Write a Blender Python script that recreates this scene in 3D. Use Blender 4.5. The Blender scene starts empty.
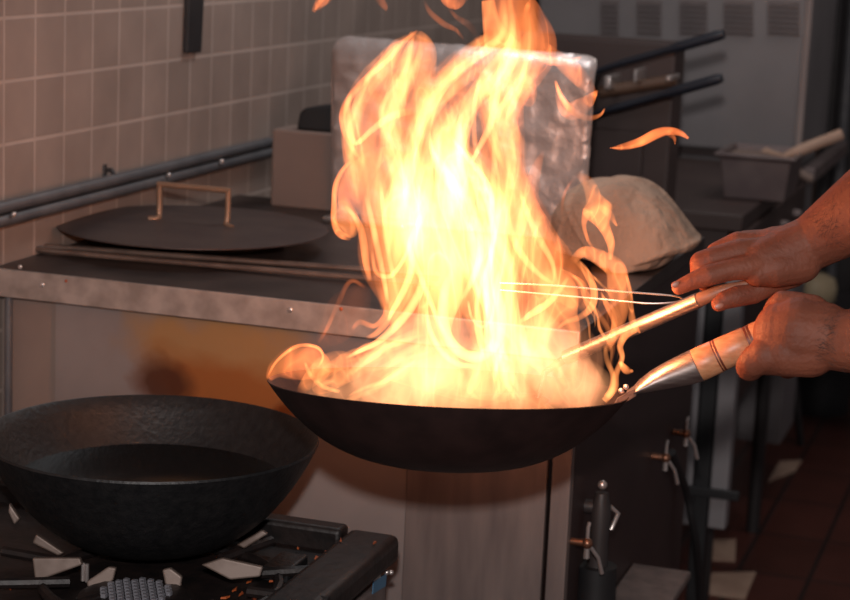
import bpy, bmesh, math, random
from mathutils import Vector, Matrix, noise
random.seed(7)
S = bpy.context.scene
C = S.collection
# ------------------------------------------------------------------ camera
F = 2000.0
dA = Vector((670, -360, F)).normalized()
dn = dA.cross(Vector((1, .045, 0))).normalized()
AX = dn.cross(dA)
if AX.x < 0: AX = -AX
AZ = -dn
CAM = Vector((0, 0, 1.40))
def ray(px, py):
    c = Vector(((px-425)/F, (py-300)/F, 1.0))
    return Vector((AX.dot(c), dA.dot(c), AZ.dot(c)))
def D(px, py, d): return CAM + ray(px, py)*d                 # at a distance in front of the camera
def atZ(px, py, z): r = ray(px, py); return CAM + r*((z-CAM.z)/r.z)
def atY(px, py, y): r = ray(px, py); return CAM + r*(y/r.y)
def atX(px, py, x): r = ray(px, py); return CAM + r*(x/r.x)
VR = Vector((AX.x, dA.x, AZ.x)); VD = Vector((AX.y, dA.y, AZ.y)); VF = Vector((AX.z, dA.z, AZ.z))
cam = bpy.data.cameras.new('camera'); co = bpy.data.objects.new('camera', cam); C.objects.link(co)
cam.sensor_width = 36; cam.lens = F*36/850
m = Matrix((VR, -VD, -VF)).transposed().to_4x4(); m.translation = CAM
co.matrix_world = m
cam.dof.use_dof = True; cam.dof.focus_distance = 2.02; cam.dof.aperture_fstop = 8.5
cam.clip_start = .05
S.camera = co
S.view_settings.view_transform = 'Standard'; S.view_settings.look = 'None'
S.view_settings.exposure = 0; S.view_settings.gamma = 1
S.view_settings.use_curve_mapping = False
S.cycles.transparent_max_bounces = 256
S.cycles.max_bounces = 8
S.cycles.use_denoising = True
S.cycles.sample_clamp_indirect = 3.0

# ------------------------------------------------------------------ materials
def lin(c):
    return tuple(((v/255)/12.92 if v/255 <= .04045 else (((v/255)+.055)/1.055)**2.4) for v in c)+(1,)
def mat(name, col, rough=.5, metal=0.0, col2=None, scale=8, stretch=(1,1,1), bump=0, bscale=None, spec=.5, detail=6, lo=.35, hi=.65):
    m = bpy.data.materials.new(name); m.use_nodes = True
    nt = m.node_tree; b = nt.nodes['Principled BSDF']
    b.inputs['Roughness'].default_value = rough; b.inputs['Metallic'].default_value = metal
    b.inputs['Specular IOR Level'].default_value = spec
    b.inputs['Base Color'].default_value = lin(col)
    tc = nt.nodes.new('ShaderNodeTexCoord'); mp = nt.nodes.new('ShaderNodeMapping')
    mp.inputs['Scale'].default_value = stretch
    nt.links.new(tc.outputs['Object'], mp.inputs['Vector'])
    n = nt.nodes.new('ShaderNodeTexNoise'); n.inputs['Scale'].default_value = scale; n.inputs['Detail'].default_value = detail
    nt.links.new(mp.outputs[0], n.inputs['Vector'])
    if col2 is None: col2 = tuple(min(255, v*1.14+2) for v in col)
    r = nt.nodes.new('ShaderNodeValToRGB')
    r.color_ramp.elements[0].color = lin(col); r.color_ramp.elements[0].position = lo
    r.color_ramp.elements[1].color = lin(col2); r.color_ramp.elements[1].position = hi
    nt.links.new(n.outputs['Fac'], r.inputs['Fac']); nt.links.new(r.outputs[0], b.inputs['Base Color'])
    if bump:
        n2 = n
        if bscale:
            n2 = nt.nodes.new('ShaderNodeTexNoise'); n2.inputs['Scale'].default_value = bscale; n2.inputs['Detail'].default_value = 4
            nt.links.new(mp.outputs[0], n2.inputs['Vector'])
        bp = nt.nodes.new('ShaderNodeBump'); bp.inputs['Strength'].default_value = bump; bp.inputs['Distance'].default_value = .003
        nt.links.new(n2.outputs['Fac'], bp.inputs['Height']); nt.links.new(bp.outputs[0], b.inputs['Normal'])
    m['ramp'] = r.name
    return m
def tile_mat(name, col, grout, w, h, axes, offset=0.0, ox=0, oy=0, mortar=.0028, col2=None, bump=.3):
    m = bpy.data.materials.new(name); m.use_nodes = True
    nt = m.node_tree; b = nt.nodes['Principled BSDF']; b.inputs['Roughness'].default_value = .35
    g = nt.nodes.new('ShaderNodeNewGeometry'); sp = nt.nodes.new('ShaderNodeSeparateXYZ'); cb = nt.nodes.new('ShaderNodeCombineXYZ')
    nt.links.new(g.outputs['Position'], sp.inputs[0])
    for k, (a, o) in enumerate(zip(axes, (ox, oy))):
        ad = nt.nodes.new('ShaderNodeMath'); ad.operation = 'SUBTRACT'; ad.inputs[1].default_value = o
        nt.links.new(sp.outputs[a], ad.inputs[0]); nt.links.new(ad.outputs[0], cb.inputs[k])
    br = nt.nodes.new('ShaderNodeTexBrick'); br.offset = offset; br.squash = 1
    br.inputs['Scale'].default_value = 1; br.inputs['Brick Width'].default_value = w; br.inputs['Row Height'].default_value = h
    br.inputs['Mortar Size'].default_value = mortar; br.inputs['Mortar Smooth'].default_value = .3
    br.inputs['Color1'].default_value = lin(col); br.inputs['Color2'].default_value = lin(col2 or tuple(v*.93 for v in col)); br.inputs['Mortar'].default_value = lin(grout)
    nt.links.new(cb.outputs[0], br.inputs['Vector'])
    n = nt.nodes.new('ShaderNodeTexNoise'); n.inputs['Scale'].default_value = 9; n.inputs['Detail'].default_value = 5
    nt.links.new(g.outputs['Position'], n.inputs['Vector'])
    mx = nt.nodes.new('ShaderNodeMix'); mx.data_type = 'RGBA'; mx.blend_type = 'MULTIPLY'; mx.inputs['Factor'].default_value = .5
    r = nt.nodes.new('ShaderNodeValToRGB'); r.color_ramp.elements[0].color = (.55,.55,.55,1); r.color_ramp.elements[0].position = .3
    r.color_ramp.elements[1].position = .7
    nt.links.new(n.outputs['Fac'], r.inputs[0]); nt.links.new(br.outputs['Color'], mx.inputs['A']); nt.links.new(r.outputs[0], mx.inputs['B'])
    nt.links.new(mx.outputs['Result'], b.inputs['Base Color'])
    bp = nt.nodes.new('ShaderNodeBump'); bp.inputs['Strength'].default_value = bump; bp.inputs['Distance'].default_value = .002; bp.invert = True
    nt.links.new(br.outputs['Fac'], bp.inputs['Height']); nt.links.new(bp.outputs[0], b.inputs['Normal'])
    return m
M = {}
M['tile'] = tile_mat('glazed wall tile', (172,151,140), (200,179,168), .082, .0825, (1,2), ox=2.312, oy=1.156-.0825*8)
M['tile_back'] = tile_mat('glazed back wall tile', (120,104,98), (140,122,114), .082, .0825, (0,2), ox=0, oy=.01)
M['floor'] = tile_mat('red quarry floor tile', (92,50,42), (48,34,32), .155, .3, (0,1), ox=-.4525, oy=.05, mortar=.006, col2=(82,44,36))
M['ceiling'] = mat('ceiling paint', (120,115,110), .8)
M['steel_lip'] = mat('worn steel edge', (150,136,128), .45, .35, (184,168,160), 30, (1,1,1), .15)
M['steel_top'] = mat('dull dark steel top', (64,54,52), .42, .5, (84,72,68), 14, (1,1,1), .1)
M['steel_panel'] = mat('brushed stained steel', (104,92,90), .5, .3, (140,124,118), 7, (5,5,.7), .1, lo=.3, hi=.75)
M['steel_light'] = mat('pale sheet steel', (142,128,126), .5, .25, (160,146,142), 5)
M['steel_far'] = mat('grey enamelled steel', (128,124,126), .45, .2, (142,138,140), 4)
M['steel_bright'] = mat('bright polished steel', (190,182,178), .25, .9, (210,204,200), 30)
M['brushed'] = mat('brushed steel tube', (150,138,134), .32, .9, (180,170,165), 40, (1,1,8))
M['maroon'] = mat('dark red brown painted steel', (50,34,33), .5, 0, (58,40,38), 6)
M['dark_iron'] = mat('seasoned black iron', (22,22,24), .48, .2, (34,33,34), 90, (1,1,1), .35, 160)
M['wok_iron'] = mat('burnt black wok steel', (36,24,23), .5, .3, (50,34,32), 30, bump=.12, bscale=60)
M['black'] = mat('black rubber', (24,24,26), .55, 0, (32,32,34))
M['black_blue'] = mat('black plastic handle', (28,32,42), .4, 0, (36,40,50))
M['greasy'] = mat('greasy black enamel', (22,18,18), .5, .2, (40,30,28), 40, bump=.3, bscale=80)
M['prong'] = mat('worn grey cast steel', (128,112,104), .5, .3, (84,66,56), 22, lo=.45, hi=.72)
M['oil'] = mat('dark frying oil', (10,9,9), .12, 0, (12,11,11))
M['burner_dot'] = mat('burner studs', (150,150,158), .35, .5)
M['wood'] = mat('pale wooden grip', (176,118,80), .4, 0, (204,148,110), 240, (.3,1,1), .08, lo=.3, hi=.7)
M['wood_dark'] = mat('scorched groove', (92,42,28), .5)
M['wood_core'] = mat('dark wooden core', (112,78,60), .5, 0, (136,98,76), 30, (1,1,6))
M['card'] = mat('beige board', (126,106,98), .7, 0, (138,118,108), 6)
M['rail'] = mat('grey painted pipe', (92,92,96), .4, .3, (110,108,110), 20)
M['rod'] = mat('browned steel rod', (112,94,86), .35, .5, (136,116,106), 30)
M['bolt'] = mat('bright screw head', (200,190,186), .3, .8)
M['sack'] = mat('beige cotton cloth', (168,134,112), .85, 0, (196,160,136), 14, (1,1,.6), 1.0, 16)
for nd in M['sack'].node_tree.nodes:
    if nd.type == 'BUMP': nd.inputs['Distance'].default_value = .03
M['box_dark'] = mat('dark brown enamel', (62,46,44), .5, 0, (70,54,50), 5)
M['pan_grey'] = mat('grey pressed steel', (112,98,98), .45, .35, (130,116,114), 12)
M['spoon'] = mat('pale wooden spoon', (184,150,130), .6, 0, (196,164,144), 20)
M['paper'] = mat('beige paper scrap', (170,138,120), .8, 0, (190,160,140), 12)
M['brass'] = mat('brass fitting', (126,88,70), .35, .8, (150,108,86), 20)
M['pipe_dark'] = mat('dark pipe', (42,38,40), .5, .1, (52,48,48), 10)
M['pipe_brown'] = mat('rusty brown pipe', (92,70,58), .5, .2, (110,84,68), 10)
M['blue'] = mat('blue sticker', (70,110,140), .5, 0, (80,120,150))
M['white_label'] = mat('pale sticker', (170,165,160), .5)
M['orange'] = mat('orange food scrap', (190,96,50), .5, 0, (150,66,34), 40)
M['cream'] = mat('cream plastic', (178,160,130), .5)
M['soot'] = mat('dark lid steel', (72,58,57), .45, .35, (84,70,66), 18)
M['knob_tan'] = mat('tan enamel handle', (150,118,96), .4, .4, (166,134,112), 20)

# foil splash board: bright crinkled foil
m = M['foil'] = mat('crinkled foil', (168,152,146), .4, .5, (202,190,186), 9, bump=.7, bscale=48)
# stained panel with rust
def rust_panel():
    m = mat('pale steel with burn stain', (128,116,113), .5, .2, (146,133,129), 6)
    nt = m.node_tree; b = nt.nodes['Principled BSDF']; src = nt.nodes[m['ramp']].outputs[0]
    g = nt.nodes.new('ShaderNodeNewGeometry'); sp = nt.nodes.new('ShaderNodeSeparateXYZ'); nt.links.new(g.outputs['Position'], sp.inputs[0])
    n = nt.nodes.new('ShaderNodeTexNoise'); n.inputs['Scale'].default_value = 9; n.inputs['Detail'].default_value = 7
    nt.links.new(g.outputs['Position'], n.inputs['Vector'])
    def math_(op, a, bb):
        q = nt.nodes.new('ShaderNodeMath'); q.operation = op
        for i, v in enumerate((a, bb)):
            if isinstance(v, (int, float)): q.inputs[i].default_value = v
            elif v is not None: nt.links.new(v, q.inputs[i])
        return q.outputs[0]
    def blob(cx, cz, rx, rz, sharp, nz=1.6):
        x = math_('DIVIDE', math_('SUBTRACT', sp.outputs[0], cx), rx); z = math_('DIVIDE', math_('SUBTRACT', sp.outputs[2], cz), rz)
        d = math_('SQRT', math_('ADD', math_('MULTIPLY', x, x), math_('MULTIPLY', z, z)), None)
        d = math_('ADD', d, math_('MULTIPLY', math_('SUBTRACT', n.outputs['Fac'], .5), nz))
        v = math_('MULTIPLY', math_('SUBTRACT', 1.0, d), sharp)
        q = nt.nodes.new('ShaderNodeClamp'); nt.links.new(v, q.inputs[0]); return q.outputs[0]
    def mixc(a, col, fac, k):
        x = nt.nodes.new('ShaderNodeMix'); x.data_type = 'RGBA'
        nt.links.new(math_('MULTIPLY', fac, k), x.inputs['Factor']); nt.links.new(a, x.inputs['A']); x.inputs['B'].default_value = lin(col); return x.outputs['Result']
    c = mixc(src, (168,122,66), blob(-1.0, .83, .155, .12, 2.0), .8)
    c = mixc(c, (150,84,34), blob(-1.01, .79, .15, .06, 1.8), .85)
    c = mixc(c, (74,36,20), blob(-1.085, .785, .06, .045, 1.8), .9)
    nt.links.new(c, b.inputs['Base Color'])
    return m
M['rusty'] = rust_panel()

def skin():
    m = mat('warm brown skin', (108,60,44), .6, 0, (130,75,56), 22, bump=.35, bscale=240, spec=.3)
    b = m.node_tree.nodes['Principled BSDF']
    b.inputs['Subsurface Weight'].default_value = .12; b.inputs['Subsurface Radius'].default_value = (.01,.004,.002); b.inputs['Subsurface Scale'].default_value = 1
    return m
M['skin'] = skin()
M['nail'] = mat('fingernail', (150,96,78), .4, 0, (160,104,86))
M['hair'] = mat('dark arm hair', (30,18,14), .6)

# ------------------------------------------------------------------ mesh helpers
class MB:
    def __init__(s): s.v = []; s.f = []; s.smooth = False
    def add(s, vs, fs):
        n = len(s.v); s.v += [Vector(v) for v in vs]; s.f += [tuple(i+n for i in f) for f in fs]; return s
    def box(s, a, b):
        (x0,y0,z0), (x1,y1,z1) = a, b
        vs = [(x,y,z) for x in (x0,x1) for y in (y0,y1) for z in (z0,z1)]
        return s.add(vs, [(0,1,3,2),(4,6,7,5),(0,4,5,1),(2,3,7,6),(0,2,6,4),(1,5,7,3)])
    def hexa(s, q, off):                       # quad q of four points, thickened by vector off
        vs = [Vector(p) for p in q] + [Vector(p)+Vector(off) for p in q]
        return s.add(vs, [(3,2,1,0),(4,5,6,7),(0,1,5,4),(1,2,6,5),(2,3,7,6),(3,0,4,7)])
    def prism(s, poly, off):
        n = len(poly); vs = [Vector(p) for p in poly]+[Vector(p)+Vector(off) for p in poly]
        return s.add(vs, [tuple(range(n))[::-1], tuple(range(n, 2*n))]+[(i,(i+1)%n,(i+1)%n+n,i+n) for i in range(n)])
    def tube(s, pts, rad, n=14, caps=True):
        pts = [Vector(p) for p in pts]
        if not hasattr(rad, '__len__'): rad = [rad]*len(pts)
        up = None; base = len(s.v); rings = []
        for i, p in enumerate(pts):
            t = (pts[min(i+1, len(pts)-1)]-pts[max(i-1, 0)]).normalized()
            if up is None: up = Vector((0,0,1)) if abs(t.z) < .9 else Vector((1,0,0))
            a = (up - t*up.dot(t)).normalized(); up = a; b = t.cross(a)
            rings.append([p + (a*math.cos(2*math.pi*k/n)+b*math.sin(2*math.pi*k/n))*rad[i] for k in range(n)])
        vs = [v for r in rings for v in r]; fs = []
        for i in range(len(pts)-1):
            for k in range(n):
                fs.append((i*n+k, i*n+(k+1)%n, (i+1)*n+(k+1)%n, (i+1)*n+k))
        if caps: fs += [tuple(range(n))[::-1], tuple(range((len(pts)-1)*n, len(pts)*n))]
        return s.add(vs, fs)
    def lathe(s, prof, n=64, c=(0,0,0), mtx=None):  # prof [(r,z)], closed ends where r==0
        vs = []; fs = []; idx = []
        for r, z in prof:
            if r <= 1e-7: idx.append([len(vs)]); vs.append(Vector((0,0,z)))
            else:
                idx.append(list(range(len(vs), len(vs)+n)))
                vs += [Vector((r*math.cos(2*math.pi*k/n), r*math.sin(2*math.pi*k/n), z)) for k in range(n)]
        for a, b in zip(idx, idx[1:]):
            for k in range(n):
                q = [a[k % len(a)], a[(k+1) % len(a)], b[(k+1) % len(b)], b[k % len(b)]]
                o = []
                for i in q:
                    if i not in o: o.append(i)
                if len(o) > 2: fs.append(tuple(o))
        if mtx: vs = [mtx @ v for v in vs]
        else: vs = [v+Vector(c) for v in vs]
        return s.add(vs, fs)
    def ball(s, c, r, n=16):
        if not hasattr(r, '__len__'): r = (r,r,r)
        k = len(s.v)
        pr = [(math.sin(math.pi*i/n), -math.cos(math.pi*i/n)) for i in range(n+1)]
        pr[0] = (0,-1); pr[-1] = (0,1)
        s.lathe(pr, n)
        for i in range(k, len(s.v)): v = s.v[i]; s.v[i] = Vector((v.x*r[0], v.y*r[1], v.z*r[2]))+Vector(c)
        return s
    def build(s, name, material, parent=None, smooth=True, bevel=0, normals=True):
        me = bpy.data.meshes.new(name)
        org = Vector((0,0,0))
        me.from_pydata([v-org for v in s.v], [], s.f); me.update()
        if normals:
            bm = bmesh.new(); bm.from_mesh(me); bmesh.ops.recalc_face_normals(bm, faces=bm.faces); bm.to_mesh(me); bm.free()
        o = bpy.data.objects.new(name, me); C.objects.link(o)
        me.materials.append(material)
        if parent is not None:
            o.parent = parent; o.matrix_parent_inverse = parent.matrix_basis.inverted() if parent.parent is None else Matrix()
            if parent.parent is not None and parent.type == 'MESH': o.matrix_parent_inverse = Matrix()
        for p in me.polygons: p.use_smooth = smooth
        if bevel:
            md = o.modifiers.new('bevel', 'BEVEL'); md.width = bevel; md.segments = 3; md.limit_method = 'ANGLE'
        if smooth:
            try:
                me.set_sharp_from_angle(angle=math.radians(38))
            except Exception: pass
        return o
def B(): return MB()
def tag(o, label, cat, group=None, kind=None):
    o['label'] = label; o['category'] = cat
    if group: o['group'] = group
    if kind: o['kind'] = kind
    return o
def thing(name, label, cat, loc, group=None):
    o = bpy.data.objects.new(name, None); C.objects.link(o); o.location = loc; o.empty_display_size = .05
    return tag(o, label, cat, group)
def struct(o): o['kind'] = 'structure'; return o
def crm(pts, per=8):                           # catmull-rom on tuples
    n = len(pts); out = []
    for i in range(n-1):
        p0, p1, p2, p3 = pts[max(i-1,0)], pts[i], pts[i+1], pts[min(i+2,n-1)]
        for k in range(per):
            t = k/per
            out.append(tuple(.5*((2*b)+(c-a)*t+(2*a-5*b+4*c-d)*t*t+(-a+3*b-3*c+d)*t**3) for a,b,c,d in zip(p0,p1,p2,p3)))
    out.append(tuple(pts[-1])); return out

# ------------------------------------------------------------------ setting
XW = -1.33                                    # left wall plane
struct(B().box((XW-.1, .2, 0), (XW, 5.6, 2.6)).build('wall_left', M['tile'], smooth=False))
struct(B().box((XW-.1, 7.6, 0), (1.6, 7.7, 2.6)).build('wall_back', M['tile_back'], smooth=False))
struct(B().box((XW-.1, .2, -.1), (1.6, 7.7, 0)).build('floor', M['floor'], smooth=False))

# wall rail: two grey pipes one above the other with screw heads
r = thing('wall_rail', 'grey double pipe rail running along the tiled wall', 'pipe', (XW, 2.3, 1.0))
ya, yb = 1.9, atX(272, 145, XW).y
def wz(px, py): return atX(px, py, XW).z
z1 = (wz(0, 205)+wz(170, 167))/2
rb = B().box((XW, ya, z1-.007), (XW+.012, yb, z1+.007)).build('backing_strip', M['rail'], r, bevel=.003)
for name, dz, rr in (('pipe', .004, .0085), ('pipe', -.014, .0085)):
    B().tube([(XW+.017, ya, z1+dz), (XW+.017, yb, z1+dz)], rr).build(name, M['rail'], r)
for px, py in ((13,202), (168,172), (221,158)):
    p = atX(px, py, XW+.026); B().ball((XW+.027, p.y, z1-.006), .004).build('screw', M['bolt'], rb)
# dark slot strip on the wall
q = [atX(*p, XW) for p in ((184,-6),(199,-8),(196,52),(182,53))]
tag(B().hexa(q, (.01,0,0)).build('wall_bracket', M['pipe_dark'], smooth=False, bevel=.002), 'dark vertical metal strip fixed high on the tiled wall', 'bracket')
p = atX(104, 170, XW)
h = B().tube([p, p+Vector((.012,0,.001)), p+Vector((.018,0,-.008))], .0035, 8); h.tube([p+Vector((0,0,.008)), p+Vector((0,0,-.012))], .0045, 8)
tag(h.build('wall_hook', M['pipe_dark']), 'tiny dark hook on the tiles just above the grey pipe rail', 'hook')

# ------------------------------------------------------------------ counter unit
ZC = .916; YF = 2.273; XR = -.535; YB = 3.08
cu = thing('kitchen_counter', 'low stainless steel counter with rust stained front behind the woks', 'counter', (-.93, 2.8, 0))
lip = .036
B().box((XW+.004, YF, ZC-.004), (XR, YB, ZC)).build('worktop', M['steel_top'], cu, bevel=.001)
fl_ = B().box((XW+.004, YF-.004, ZC-lip), (XR+.002, YF+.001, ZC+.0012)).build('front_lip', M['steel_lip'], cu, bevel=.0015)
B().box((XR-.003, YF+.001, ZC-.02), (XR+.003, YB, ZC+.001)).build('side_lip', M['steel_top'], cu, bevel=.001)
zf = ZC-lip
xl = atY(55, 320, YF+.012).x; xm = atY(405, 520, YF+.012).x; xs = atY(545, 520, YF+.012).x
B().box((xl, YF+.014, .08), (xm, YF+.02, zf+.02)).build('front_panel', M['rusty'], cu, smooth=False)
B().box((xm, YF+.010, .08), (xs, YF+.02, zf+.02)).build('door', M['steel_panel'], cu, smooth=False, bevel=.002)
xq = atY(562, 500, YF+.012).x
B().box((xs+.007, YF+.004, .08), (XR, YF+.02, zf+.02)).build('corner_post', M['steel_panel'], cu, smooth=False, bevel=.0015)
B().box((XW+.012, YF+.02, .08), (xl, YF+.03, zf+.02)).build('recessed_panel', M['card'], cu, smooth=False)
xp = atY(10, 350, YF+.012).x
B().tube([(xp, YF+.008, .02), (xp, YF+.008, zf+.004)], .0055).build('leg', M['rail'], cu)
B().box((XR-.006, YF+.021, .2), (XR, YB, ZC-.02)).build('side_panel', M['maroon'], cu, smooth=False)
B().box((XW+.02, YF+.03, .05), (XR-.006, YB, .09)).build('bottom_shelf', M['maroon'], cu, smooth=False)
for px, py, rr in ((20,267,.003), (42,285,.0035), (66,281,.002), (290,310,.0035), (341,309,.0025)):
    p = atY(px, py, YF-.005); B().ball(p, (rr, .0012, rr), 10).build('rivet', M['orange'] if rr < .0026 else M['bolt'], fl_)
# lower steel shelf sticking out of the side
sh = [atX(614,612,XR), atX(690,568,XR)]
tag(B().box((XR+.0005, 2.2, .49), (XR+.085, 2.69, .502)).build('side_shelf', M['steel_panel'], bevel=.003), 'low steel ledge on the dark side of the counter behind the gas taps', 'shelf')

# gas taps on the side panel
def gas_tap(px, py, s, flip, label, hose=True):
    p = atX(px, py, XR); t = thing('gas_tap', label, 'valve', p, 'gas taps on the dark side of the counter')
    B().tube([p, p+Vector((.03*s,0,0))], .007*s, 12).build('stem', M['brass'], t)
    B().ball(p+Vector((.03*s,0,0)), .0105*s, 12).build('valve_body', M['brass'], t)
    q = p+Vector((.03*s,0,0))
    B().tube([q+Vector((0,0,.006)), q+Vector((0,0,.03*s)), q+Vector((0,.005,.036*s))], .0035*s, 8).build('pin', M['bolt'], t)
    B().tube([q+Vector((0,.002,0)), q+Vector((.012,.012*flip,-.03*s)), q+Vector((.016,.02*flip,-.062*s))], [.004*s,.0036*s,.0045*s], 8).build('lever', M['bolt'], t)
    B().tube([q+Vector((0,0,-.005)), q+Vector((0,0,-.028*s))], [.005*s,.006*s], 8).build('nut', M['bolt'], t)
    return t
gas_tap(571, 541, .68, 1, 'small brass gas tap with lever nearest the steel corner post', )
gas_tap(652, 456, .68, 1, 'brass gas tap, lower of the pair above the far end of the ledge')
gas_tap(673, 432, .68, 1, 'brass gas tap with reddish tip, upper of the pair by the far steel leg')
# black valve with hose
p = atX(601, 508, XR+.02)
t = thing('gas_valve', 'bulky black gas valve with thick hose between brass tap and ledge', 'valve', p)
B().tube([p+Vector((0,0,.02)), p+Vector((0,0,0)), p+Vector((0,0,-.045)), p+Vector((0,0,-.11))], [.008,.013,.012,.016]).build('valve_body', M['pipe_dark'], t)
B().tube([p+Vector((0,0,-.075)), p+Vector((.002,0,-.3))], [.025,.028]).build('hose', M['black'], t)
B().ball(p+Vector((.0,-.0,.03)), (.006,.006,.006)).build('knob', M['bolt'], t)
B().tube([p+Vector((.010,.01,.0)), p+Vector((.018,.02,-.01)), p+Vector((.012,.012,-.03))], .003).build('clip', M['bolt'], t)
B().tube([p+Vector((-.02,0,.0)), p+Vector((0,0,.0))], .009).build('inlet', M['pipe_dark'], t)

# ------------------------------------------------------------------ things on the counter
# bent steel rod lying on the worktop
a = atZ(42,246,ZC+.006); b = atZ(440,275,ZC+.006); c = atZ(440,285,ZC+.006); d = atZ(50,251,ZC+.006)
lo = crm([tuple(b), tuple(a.lerp(b,.5)), tuple(a+Vector((.01,0,0))), tuple(a.lerp(d,.5)+Vector((-.006,0,0))), tuple(d+Vector((.01,0,0))), tuple(d.lerp(c,.5)), tuple(c)], 6)
tag(B().tube(lo, .0042, 10).build('steel_rod', M['rod']), 'long bent steel rod lying along the front of the counter', 'rod')

# lid on a dark round pan
lc = atZ(193, 223, ZC+.034)
t = thing('griddle_pan', 'shallow black round pan under the dark lid on the counter', 'pan', (lc.x+.005, lc.y+.04, ZC))
B().lathe([(0,.001),(.09,.001),(.105,.006),(.118,.026),(.122,.026),(.11,.004),(.095,0),(0,0)], 64, (lc.x+.005, lc.y+.04, ZC+.0005)).build('pan_bowl', M['black'], t)
t = thing('pan_lid', 'flat dark steel lid with a square wire handle on the counter', 'lid', (lc.x, lc.y, ZC+.027))
R_ = .192
B().lathe([(0,.006),(.06,.006),(.15,.004),(R_,0),(R_,-.0015),(.15,.002),(0,.004)], 80, (lc.x, lc.y, ZC+.030)).build('lid_plate', M['soot'], t)
hw = .053; hz = ZC+.035
ang = 0.0
def lp(dx, dy, z): return Vector((lc.x+dx, lc.y+dy, z))
for sx in (-1, 1):
    B().tube(crm([tuple(lp(sx*(hw+.012), -.012, hz)), tuple(lp(sx*hw, -.004, hz+.002)), tuple(lp(sx*hw, 0, hz+.012)), tuple(lp(sx*hw, 0, hz+.048))], 4), .0042, 10).build('handle_leg', M['knob_tan'], t)
B().tube([lp(-hw-.003,0,hz+.05), lp(hw+.003,0,hz+.05)], .0042, 10).build('handle_bar', M['knob_tan'], t)

# beige upright board/box with black cap
yb0 = 2.99
x0 = atY(271, 170, yb0).x; x1 = atY(345, 200, yb0).x; zt = atY(300, 131, yb0).z
tag(B().box((x0, yb0, ZC), (x1, 3.072, zt)).build('beige_box', M['card'], bevel=.004), 'plain beige box standing at the tiled wall behind the lid', 'box')
cap = [atY(*p, yb0+.01) for p in ((296,131),(299,113),(304,108),(335,104),(342,132))]
for p in cap: p.z = max(p.z, zt)
cap[0].z = cap[-1].z = zt
tag(B().prism(cap, (0,.06,0)).build('black_tray', M['black'], bevel=.005), 'black tapered tray lying on top of the beige box', 'tray')

# foil splash board
YBd = 2.93
corners = [(331,232),(329,44),(336,36),(350,37),(400,42),(450,46),(500,50),(560,54),(588,58),(596,66),(593,120),(586,200),(583,245)]
pts = [atY(*p, YBd) for p in corners]
def foil():
    nx, nz = 60, 50; vs = []; fs = []
    P00 = atY(331,240,YBd); P01 = atY(331,36,YBd); P10 = atY(583,262,YBd); P11 = atY(596,57,YBd)
    P00.z = P10.z = ZC+.001
    def pt(u, v, side):
        a = P00.lerp(P10, u); b = P01.lerp(P11, u); p = a.lerp(b, v)
        e = min(u, 1-u)*.35; ev = (1-v)*.28               # edge distance, metres
        cr = .018
        du = max(0, cr-e); dv = max(0, cr-ev)
        if du > 0 and dv > 0:                              # rounded upper corners
            L = math.hypot(du, dv)
            if L > cr: k = cr/L; p.x += (du-du*k)*(1 if u < .5 else -1); p.z -= (dv-dv*k)
        ed = min(1, min(e, ev)/.008) if v < 1 else 0
        th = .006*math.sqrt(max(0, 1-(1-ed)**2))
        q = Vector((p.x, p.z, side*3))
        w = noise.noise(q*16)*.004 + noise.noise(q*45)*.002 + noise.noise(q*110)*.0008
        p.y += side*th + w*(1 if side < 0 else .4) + .026*max(0, (v-.86)/.14)**2
        p.z += noise.noise(Vector((p.x*50, side, 3)))*.0022*v
        p.x += noise.noise(Vector((p.z*50, 7, 3)))*.0016
        return p
    for side in (-1, 1):
        for j in range(nz+1):
            for i in range(nx+1): vs.append(pt(i/nx, j/nz, side))
    W = nx+1; H = (nx+1)*(nz+1)
    for j in range(nz):
        for i in range(nx):
            a = j*W+i; fs.append((a, a+1, a+W+1, a+W)); fs.append((H+a+W, H+a+W+1, H+a+1, H+a))
    for i in range(nx): fs.append((i+1, i, H+i, H+i+1)); a = nz*W+i; fs.append((a, a+1, H+a+1, H+a))
    for j in range(nz):
        a = j*W; fs.append((a, a+W, H+a+W, H+a)); a = j*W+nx; fs.append((a+W, a, H+a, H+a+W))
    return MB().add(vs, fs)
tag(foil().build('splash_board', M['foil']), 'upright board wrapped in crinkled silver foil behind the flames', 'board')
# silver pan edge behind the flame left foot of board
p = atZ(345, 224, ZC)
t = thing('steel_tray', 'small shiny steel tray at the foot of the foil board', 'tray', (p.x, p.y, ZC))
w = B(); w.box((p.x-.035, p.y-.01, ZC), (p.x+.10, p.y+.05, ZC+.010)); w.build('tray_base', M['steel_bright'], t, bevel=.003)
w = B(); w.box((p.x-.035, p.y+.042, ZC+.010), (p.x+.10, p.y+.05, ZC+.034)); w.build('tray_back', M['steel_light'], t, bevel=.002)

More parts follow.
